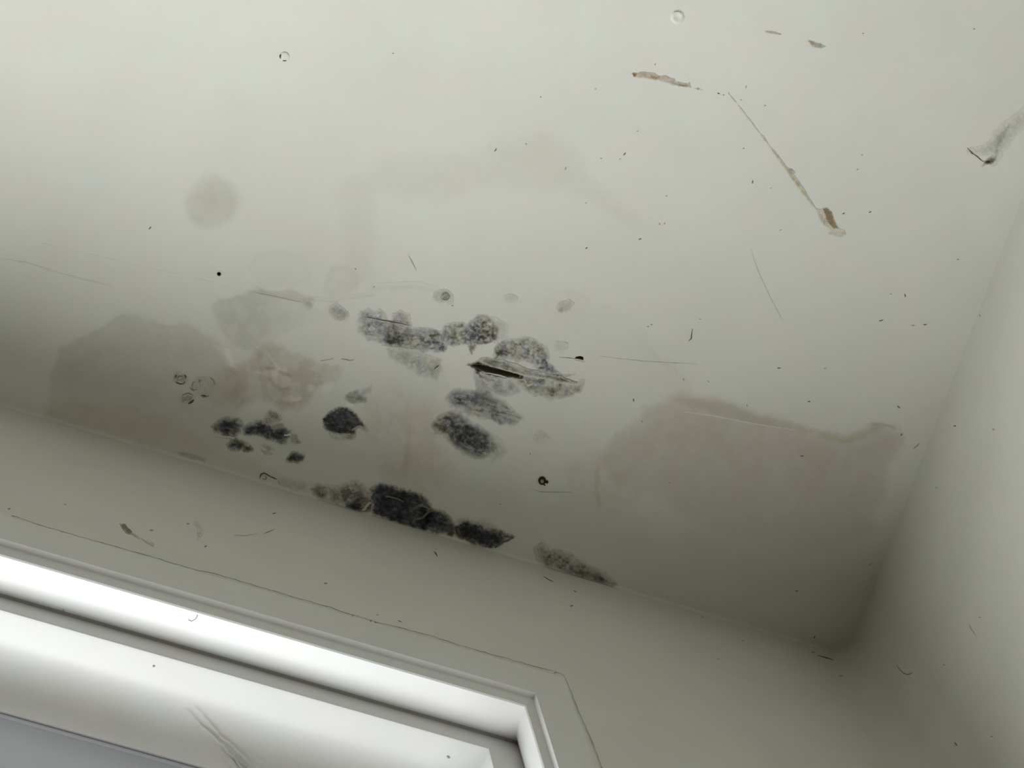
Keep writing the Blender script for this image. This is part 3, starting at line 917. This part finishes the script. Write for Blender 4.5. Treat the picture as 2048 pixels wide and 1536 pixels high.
chip('brown flaking chip on the window wall', [([(239, 1047), (248, 1048), (256, 1054), (263, 1065), (258, 1068), (247, 1061)], .98, 1.4, (.36, .29, .21), 'solid'), ([(262, 1064), (272, 1070), (284, 1077), (279, 1079), (270, 1074)], .6, 1.2, (.42, .36, .28), 'coarse'),
                                               ([(284, 1077), (305, 1086), (306, 1092), (290, 1084)], .35, 2, GREY, 'net')], 'B', wall_back, k=58)
chip('faint grey smudge on the window wall', [([(392, 1046), (402, 1050), (404, 1062), (410, 1068), (398, 1076), (395, 1062)], .3, 4, GREY, 'net')], 'B', wall_back, 'scuff', 59)
cavity('half', 'nail_hole', M_RAW, ceiling)['label'] = 'half open dark nail hole at the end of a hairline crack'
line('paint_edge', [(1148, 720), (1158, 721), (1169, 724)], 1.6, 'C', M_PALE, ceiling, .3, 5, 4e-4)

# blisters on the left of the peeled patch
for k, (e, st, col) in enumerate(((ell(361, 757, 12, 11), .42, GREEN), (ell(408, 772, 22, 19), .16, (.3, .24, .18)), (ell(374, 798, 13, 8), .3, (.5, .4, .32)))):
    chip('blistered ring of paint beside the brown peeled patch' if k == 0 else None, [(e, st, 4, col, 'net')], name='blister', k=30 + k)
for cx, cy, r, arcs, w, m in ((361, 757, 11.5, ((35, 140), (195, 225), (-50, -5)), 2.2, M_CRACK), (361, 757, 5, ((200, 300),), 1.4, M_CRACK), (408, 773, 23, ((150, 215), (60, 100), (300, 350)), 1.5, M_CRACK2),
                              (389, 772, 9, ((60, 170),), 1.4, M_CRACK2), (376, 797, 12, ((190, 330),), 1.5, M_CRACK2)):
    for a0, a1 in arcs:
        n = 9
        line('blister_crack', [(cx + r * math.cos(math.radians(a0 + (a1 - a0) * i / n)), cy + r * .9 * math.sin(math.radians(a0 + (a1 - a0) * i / n))) for i in range(n + 1)], w, 'C', m, ceiling, 1.3, 5, 3e-4)
line('blister_crack', [(377, 807), (383, 804), (388, 799)], 3.4, 'C', M_CRACK, ceiling, .4, 3, 5e-4)
line('blister_crack', [(402, 791), (406, 790), (412, 792)], 2.4, 'C', M_CRACK, ceiling, .4, 3, 5e-4)
line('blister_crack', [(397, 758), (400, 764), (403, 758)], 1.8, 'C', M_CRACK2, ceiling, .4, 3, 5e-4)
flake([(366, 797), (375, 791), (384, 794)], (0, 7), 5e-4, M_FLAKE2, 5e-4)
# the small outlined blister by the joint
line('blister_crack', [(520, 957), (522, 948), (528, 945), (540, 952), (556, 959)], 2.2, 'C', M_CRACK, ceiling, .5, 4, 4e-4)
line('blister_crack', [(525, 950), (533, 953), (532, 958), (524, 957)], 1.3, 'C', M_CRACK2, ceiling, .5, 4, 4e-4)

# low ridges of paint along the board joints
line('paint_ridge', [(1360, 822), (1430, 832), (1500, 846), (1600, 862)], 3.2, 'C', M_PAINT, ceiling, .4, 12, -1e-4)
line('paint_ridge', [(-15, 514), (60, 527), (100, 541), (170, 560), (240, 575)], 5, 'C', M_PAINT, ceiling, .5, 14, -3e-4)
line('paint_ridge', [(-15, 465), (90, 488), (250, 525), (420, 563), (520, 588)], 2.5, 'C', M_PAINT, ceiling, .4, 14, -2.5e-4)

# hairline cracks
line('joint_crack', [(500, 582), (520, 587), (565, 596), (613, 606)], .75, 'C', plain('brown_crack', (.36, .28, .22)), ceiling, .4, 10, 1.4e-4, label='brown hairline crack along the board joint')
line('joint_crack', [(1118, 714), (1140, 716), (1152, 718)], 1.0, 'C', M_CRACK, ceiling, .3, 8)
line('joint_crack', [(1195, 711), (1240, 717), (1290, 722), (1340, 725), (1395, 728)], .45, 'C', M_CRACK2, ceiling, .3, 12, 4e-4, label='fine hairline crack running on from the nail hole')
line('casing_crack', [(22, 1033), (60, 1046), (80, 1053), (120, 1064), (160, 1076), (225, 1094), (290, 1112), (390, 1141), (430, 1150), (520, 1176), (600, 1200), (660, 1217), (705, 1232), (745, 1244), (810, 1260), (870, 1276),
                      (915, 1292), (960, 1304), (1010, 1318), (1060, 1332), (1105, 1344), (1126, 1352), (1134, 1368), (1147, 1400), (1157, 1426), (1170, 1454), (1186, 1492), (1204, 1540)], .95, 'B', plain('casing_crack_dirt', (.28, .25, .195)), wall_back, .9, 10, 6e-4, False,
     label='fine dark crack between the wall and the window casing')
line('corner_crack', [(1634, 1311), (1652, 1316), (1668, 1322), (1684, 1333), (1699, 1346), (1708, 1358)], 2.2, 'B', M_CRACK, wall_back, .5, 7, 2e-4, label='dark hairline crack in the room corner')
line('corner_crack', [(1678, 1352), (1697, 1356)], 2.4, 'B', M_CRACK, wall_back, .3, 6, 2e-4)
line('corner_crack', [(1826, 898), (1835, 891), (1839, 886)], 1.3, 'C', M_CRACK, ceiling, .4, 4)
line('corner_crack', [(1840, 886), (1844, 894), (1845, 903)], 1.3, 'R', M_CRACK, wall_right, .4, 4)

# loose hairs and fibres stuck to the surfaces
HAIRS = [
    ('long fine hair stuck to the ceiling below the dried drip', [(1503, 499), (1508, 520), (1518, 546), (1531, 575), (1546, 605), (1566, 643)], .4, 'C', M_HAIR2, 2.0e-4),
    ('short hair with a thick root above the wiped purple smear', [(817, 511), (823, 521), (828, 531), (833, 541)], .9, 'C', M_HAIR, 2.0e-4),
    ('short crooked black fibre on the clean ceiling', [(1385, 657), (1383, 668), (1382, 677), (1377, 682)], 2.2, 'C', M_CRACK, 2.0e-4),
    ('curved hair lying on the window wall', [(468, 1071), (490, 1072), (508, 1069), (518, 1066)], .9, 'B', M_HAIR2, 2.0e-4),
    ('short curved hair tip on the window wall', [(527, 1068), (540, 1063), (549, 1058)], .9, 'B', M_HAIR, 2.0e-4),
    ('short dark fibre on the wall under the brown mould band', [(1085, 1152), (1096, 1159), (1108, 1165)], 1.3, 'B', M_HAIR, 2.0e-4),
    ('small hooked hair on the right wall', [(1793, 1330), (1802, 1342), (1810, 1348), (1818, 1349), (1826, 1345)], 1.1, 'R', M_HAIR, 2.0e-4),
    ('tiny straight hair high on the right wall', [(1938, 1248), (1944, 1260), (1952, 1271)], 1.0, 'R', M_HAIR2, 2.0e-4),
    ('thin curved fibre beneath the rusty ring screw', [(1062, 976), (1080, 983), (1105, 984), (1140, 984), (1147, 987)], .9, 'C', M_HAIR2, 4.5e-4),
    ('small dark fibre on the wall below the mould wedge', [(868, 1103), (872, 1108), (875, 1114)], 1.8, 'B', plain('red_fibre', (.16, .08, .07)), 2.0e-4),
]
for lab, pts, px, surf, mat, lf in HAIRS:
    tag(line('hair_strand', pts, px, surf, mat, None, .25, 6, lf), lab, 'hair')
line('crack', [(640, 722), (655, 719), (668, 716)], .9, 'C', M_CRACK2, ceiling, .6, 6, 4e-4)
line('crack', [(682, 717), (700, 721), (708, 719)], 1.3, 'C', M_CRACK2, ceiling, .4, 6, 3e-4)
line('crack', [(868, 738), (874, 733), (878, 730)], 2.2, 'C', M_CRACK, ceiling, .3, 4, 5e-4)


# screws and nail holes
def lathe(name, uv, prof, mat, parent=None, n=20, squash=1.0, cap=True):
    p = hit(np.array(uv[0], float), np.array(uv[1], float), 'C')
    V, F = [], []
    for r, h in prof:
        for s in range(n):
            a = 2 * math.pi * s / n
            V.append((p[0] + r * math.cos(a), p[1] + r * math.sin(a) * squash, p[2] - h))
    for i in range(len(prof) - 1):
        for s in range(n):
            s2 = (s + 1) % n
            F.append((i * n + s, i * n + s2, i * n + n + s2, i * n + n + s))
    if cap:
        F.append(tuple(range((len(prof) - 1) * n, len(prof) * n)))
    return mesh(name, V, F, mat, parent, True)


def arc(name, uv, r, a0, a1, px, mat, parent, lift):
    n = 10
    pts = [(uv[0] + r * math.cos(math.radians(a0 + (a1 - a0) * i / n)), uv[1] + r * math.sin(math.radians(a0 + (a1 - a0) * i / n))) for i in range(n + 1)]
    return line(name, pts, px, 'C', mat, parent, .2, 3, lift)


o = lathe('screw_cap', (569, 113), [(2.9e-3, 0), (2.8e-3, 2e-4), (2.2e-3, 3.5e-4), (0.2e-3, 4e-4)], M_PAINT, ceiling)
o['label'] = 'painted over screw head with a dark cracked rim'
arc('cap_crack', (569, 113), 8.6, 150, 215, 3.2, M_CRACK, o, 3e-4)
arc('cap_crack', (569, 113), 8.4, 60, 120, 2.2, M_CRACK, o, 3e-4)
arc('cap_crack', (569, 113), 8.4, 230, 350, .9, M_CRACK2, o, 3e-4)
o = lathe('screw_cap', (1355, 34), [(4.2e-3, 0), (3.8e-3, 2e-4), (3.0e-3, 7e-4), (2.2e-3, 8e-4), (1.4e-3, 4e-4), (0.2e-3, 3e-4)], M_PAINT, ceiling)
o['label'] = 'popped screw head dimple under smooth paint'
arc('cap_crack', (1354, 34), 11.5, 235, 330, 1.5, M_CRACK2, o, 5e-4)
o = lathe('nail_hole', (438, 548), [(2.0e-3, 0), (1.75e-3, 2.2e-4), (1.4e-3, 2.4e-4), (1.3e-3, 0)], M_PAINT, ceiling, cap=False)
o['label'] = 'small round black nail hole'
cavity('nail', 'hole', M_RAW, o)
o = lathe('screw_cap', (891, 592), [(2.6e-3, 2e-4), (2.2e-3, 5e-4), (1.6e-3, 6e-4), (0.1e-3, 6.5e-4)], plain('mouldy_screw', (.33, .34, .295), amt=.4), ceiling)
o['label'] = 'mould spotted screw head'
arc('cap_crack', (891, 592), 7.5, 20, 160, 1.3, M_CRACK, o, 5e-4)
ring = tag(empty('rusty_screw', tuple(hit(np.array(1084.), np.array(962.), 'C'))), 'small rusty brown ring screw with a dark knob', 'screw')
bpy.context.view_layer.update()


def own(o, par):
    o.parent = par
    o.matrix_parent_inverse = par.matrix_world.inverted()
    return o


n = 18
pts = [(1084 + 5.6 * math.cos(2 * math.pi * i / n), 961.5 + 6.4 * math.sin(2 * math.pi * i / n)) for i in range(n + 1)]
own(tube_pts(hit(np.array([p[0] for p in pts]), np.array([p[1] for p in pts]), 'C', 6e-4), [6.5e-4 * (1 + .35 * math.sin(3 + 2 * math.pi * i / n)) for i in range(n + 1)], 'ring', M_RUST), ring)
own(lathe('screw_head', (1084, 961.5), [(1.5e-3, 0), (1.4e-3, 6e-4), (0.1e-3, 8e-4)], plain('rusty_paint', (.42, .33, .27))), ring)
own(lathe('knob', (1093.5, 963.5), [(.95e-3, 0), (.95e-3, 7e-4), (.6e-3, 12e-4), (.05e-3, 13e-4)], M_IRON, n=12), ring)
own(lathe('knob', (1089, 970), [(.55e-3, 0), (.5e-3, 4e-4), (.05e-3, 6e-4)], M_CRACK, n=10), ring)

# fly specks and specks of dirt
me = bpy.data.meshes.new('speck')
bm = bmesh.new()
bmesh.ops.create_icosphere(bm, subdivisions=1, radius=1.0)
bm.to_mesh(me)
bm.free()
me.materials.append(M_DIRT)
me2 = me.copy()
me2.materials[0] = M_DIRT2
SPECKS = {
    'C': [(1081, 194, 4, 20), (1191, 178, 3, 80), (1310, 129, 4, 80), (1492, 174, 7, -70), (1437, 187, 6, 20), (1447, 190, 4, 0), (1482, 200, 4, 0), (1530, 211, 5, 10), (991, 300, 9, -55), (1131, 337, 8, -75), (1249, 308, 9, -50),
          (1505, 364, 8, -80), (1715, 339, 6, -40), (1740, 424, 7, -25), (1687, 427, 7, -25), (1319, 448, 5, 50), (1280, 478, 7, -15), (1173, 496, 6, -30), (1202, 317, 4, 0), (1172, 406, 4, 0), (1487, 297, 4, 0), (1275, 262, 3, 0),
          (1724, 310, 4, -30), (1726, 67, 4, 0), (1948, 58, 5, 30), (1052 + 490, 376, 3, 0), (748, 574, 5, 0), (905, 611, 5, 0), (711, 538, 5, 40), (1303, 649, 5, 10), (1296, 653, 5, 10), (1400, 638, 4, 0), (1810, 591, 8, 80),
          (1782, 588, 4, 0), (1762, 641, 11, -15), (1850, 649, 8, 0), (1826, 651, 8, 0), (1650, 737, 5, 0), (1618, 803, 6, 10), (1494, 811, 6, 80), (1604, 912, 8, 0), (1593, 1182, 6, 20), (1339, 965, 4, 0), (1284, 843, 5, 60),
          (1267, 800, 8, 85), (1000, 1008, 5, 0), (1060, 907, 4, 80), (1629, 1274, 7, -60), (1740, 1129, 10, -40), (1797, 814, 8, 40), (1803, 869, 7, -60), (1367, 759, 6, 80), (1417, 763, 4, 0), (300, 456, 8, -50), (1333, 392, 4, 0),
          (1329, 447, 4, 60), (1561, 454 + 6, 4, 0), (1240, 318, 3, 0), (1052, 288, 5, 40), (786, 107, 4, 0), (1916, 519, 6, 0), (1558, 736, 8, 5)],
    'B': [(130, 1009, 6, 20), (548, 1027, 9, -20), (651, 1167, 8, 0), (705, 1233, 7, -70), (741, 1243, 8, -60), (752, 1245, 6, 0), (755, 1230, 6, 0), (800, 1243, 10, 20), (1143, 1212, 7, -20), (1110, 1346, 8, -20), (303, 1061, 8, 0), (376, 1048, 7, 0),
          (1405, 1234, 6, 40), (1436, 1318, 5, 40), (18, 1018, 6, -30), (399, 1068, 7, 0), (411, 1093, 6, -30), (1626, 1305, 9, 10), (872, 1098, 5, 0), (1150, 1183, 8, 30), (1486, 1282, 5, 0), (125, 1064, 8, 15)],
    'R': [(1987, 859, 6, 30), (1960, 631, 5, 60), (1851, 874, 5, 80), (1960, 1235, 5, 0), (1984, 1473, 5, 0), (1912, 1488, 10, 50), (1873, 976, 5, 0), (1910, 852, 6, 0), (1888, 1330, 4, 0)],
}
for surf, lst in SPECKS.items():
    par = {'C': ceiling, 'B': wall_back, 'R': wall_right}[surf]
    for i, (u, v, L, ang) in enumerate(lst):
        dark = L > 5.5 and i % 3
        a = math.radians(ang)
        p0 = hit(np.array(u - L * .5 * math.cos(a)), np.array(v - L * .5 * math.sin(a)), surf)
        p1 = hit(np.array(u + L * .5 * math.cos(a)), np.array(v + L * .5 * math.sin(a)), surf)
        d = Vector(p1 - p0)
        nrm = {'C': Vector((0, 0, -1)), 'B': Vector((0, -1, 0)), 'R': Vector((-1, 0, 0))}[surf]
        side = nrm.cross(d).normalized()
        d2 = side.cross(nrm)
        o = link('speck', me if dark else me2, par)
        w = 1.25 * PX * (1.0 if dark else .85)
        M = Matrix((d2 * d.length * .5, side * w, nrm * 2.2e-4)).transposed().to_4x4()
        M.translation = Vector((p0 + p1) / 2) + nrm * 1.5e-4
        o.matrix_world = M

# cobweb and marks on the window head
from mathutils.bvhtree import BVHTree
bpy.context.view_layer.update()
dg = bpy.context.evaluated_depsgraph_get()
trees = []
for c in window.children:
    if c.name.startswith(('sash', 'frame', 'casing', 'seal', 'glass')):
        t = BVHTree.FromObject(c, dg)
        trees.append((t, c.matrix_world.copy()))


def on_window(u, v, lift):
    d = Vector(rays(np.array(float(u)), np.array(float(v)))).normalized()
    best = None
    for t, mw in trees:
        inv = mw.inverted()
        loc, nrm, idx, dist = t.ray_cast(inv @ Vector(CAM), (inv.to_3x3() @ d).normalized())
        if loc is not None:
            w = mw @ loc
            k = (w - Vector(CAM)).length
            if best is None or k < best[0]:
                best = (k, w)
    return best[1] - d * lift if best else None


web = tag(empty('cobweb', on_window(440, 1480, 0)), 'white cobweb strands stretched over the window sash', 'cobweb')
bpy.context.view_layer.update()
WEB = [([(372, 1418), (384, 1433), (400, 1450), (425, 1473), (432, 1482), (446, 1490), (456, 1505), (470, 1516), (486, 1527), (503, 1539), (520, 1550)], 3.4), ([(388, 1412), (402, 1428), (415, 1443), (437, 1470), (455, 1484), (468, 1496), (486, 1512), (505, 1532), (515, 1545)], 2.6),
       ([(488, 1503), (510, 1515), (530, 1529)], 1.2), ([(426, 1474), (440, 1472)], 1.4), ([(436, 1495), (448, 1512), (462, 1530), (470, 1545)], 1.6), ([(456, 1505), (468, 1512), (478, 1530), (496, 1548)], 3.6), ([(446, 1490), (462, 1500), (480, 1520), (500, 1535)], 1.8)]
for i, (pts, px) in enumerate(WEB):
    q = wiggle(pts, 7, .9, 40 + i)
    rnd = random.Random(i)
    q = [p for p in (on_window(x, y, 1.2e-3) for x, y in q) if p is not None]
    m = len(q)
    own(tube_pts(q, [px * .5 * 2.7e-4 * rnd.uniform(.5, 1.25) * min(1, .25 + 2.2 * j / m) for j in range(m)], 'strand', M_WEB), web)
for pts, px in (([(376, 1240), (383, 1243), (391, 1238), (395, 1230)], 1.5), ([(306, 1331), (309, 1334)], 4), ([(126, 1218), (128, 1228)], 1.2), ([(894, 1512), (899, 1516)], 4)):
    q = wiggle(pts, 4, .4, int(px * 10))
    q = [p for p in (on_window(x, y, 1e-4) for x, y in q) if p is not None]
    own(tube_pts(q, px * .5 * 2.7e-4, 'dirt_mark', M_DIRT2), window)
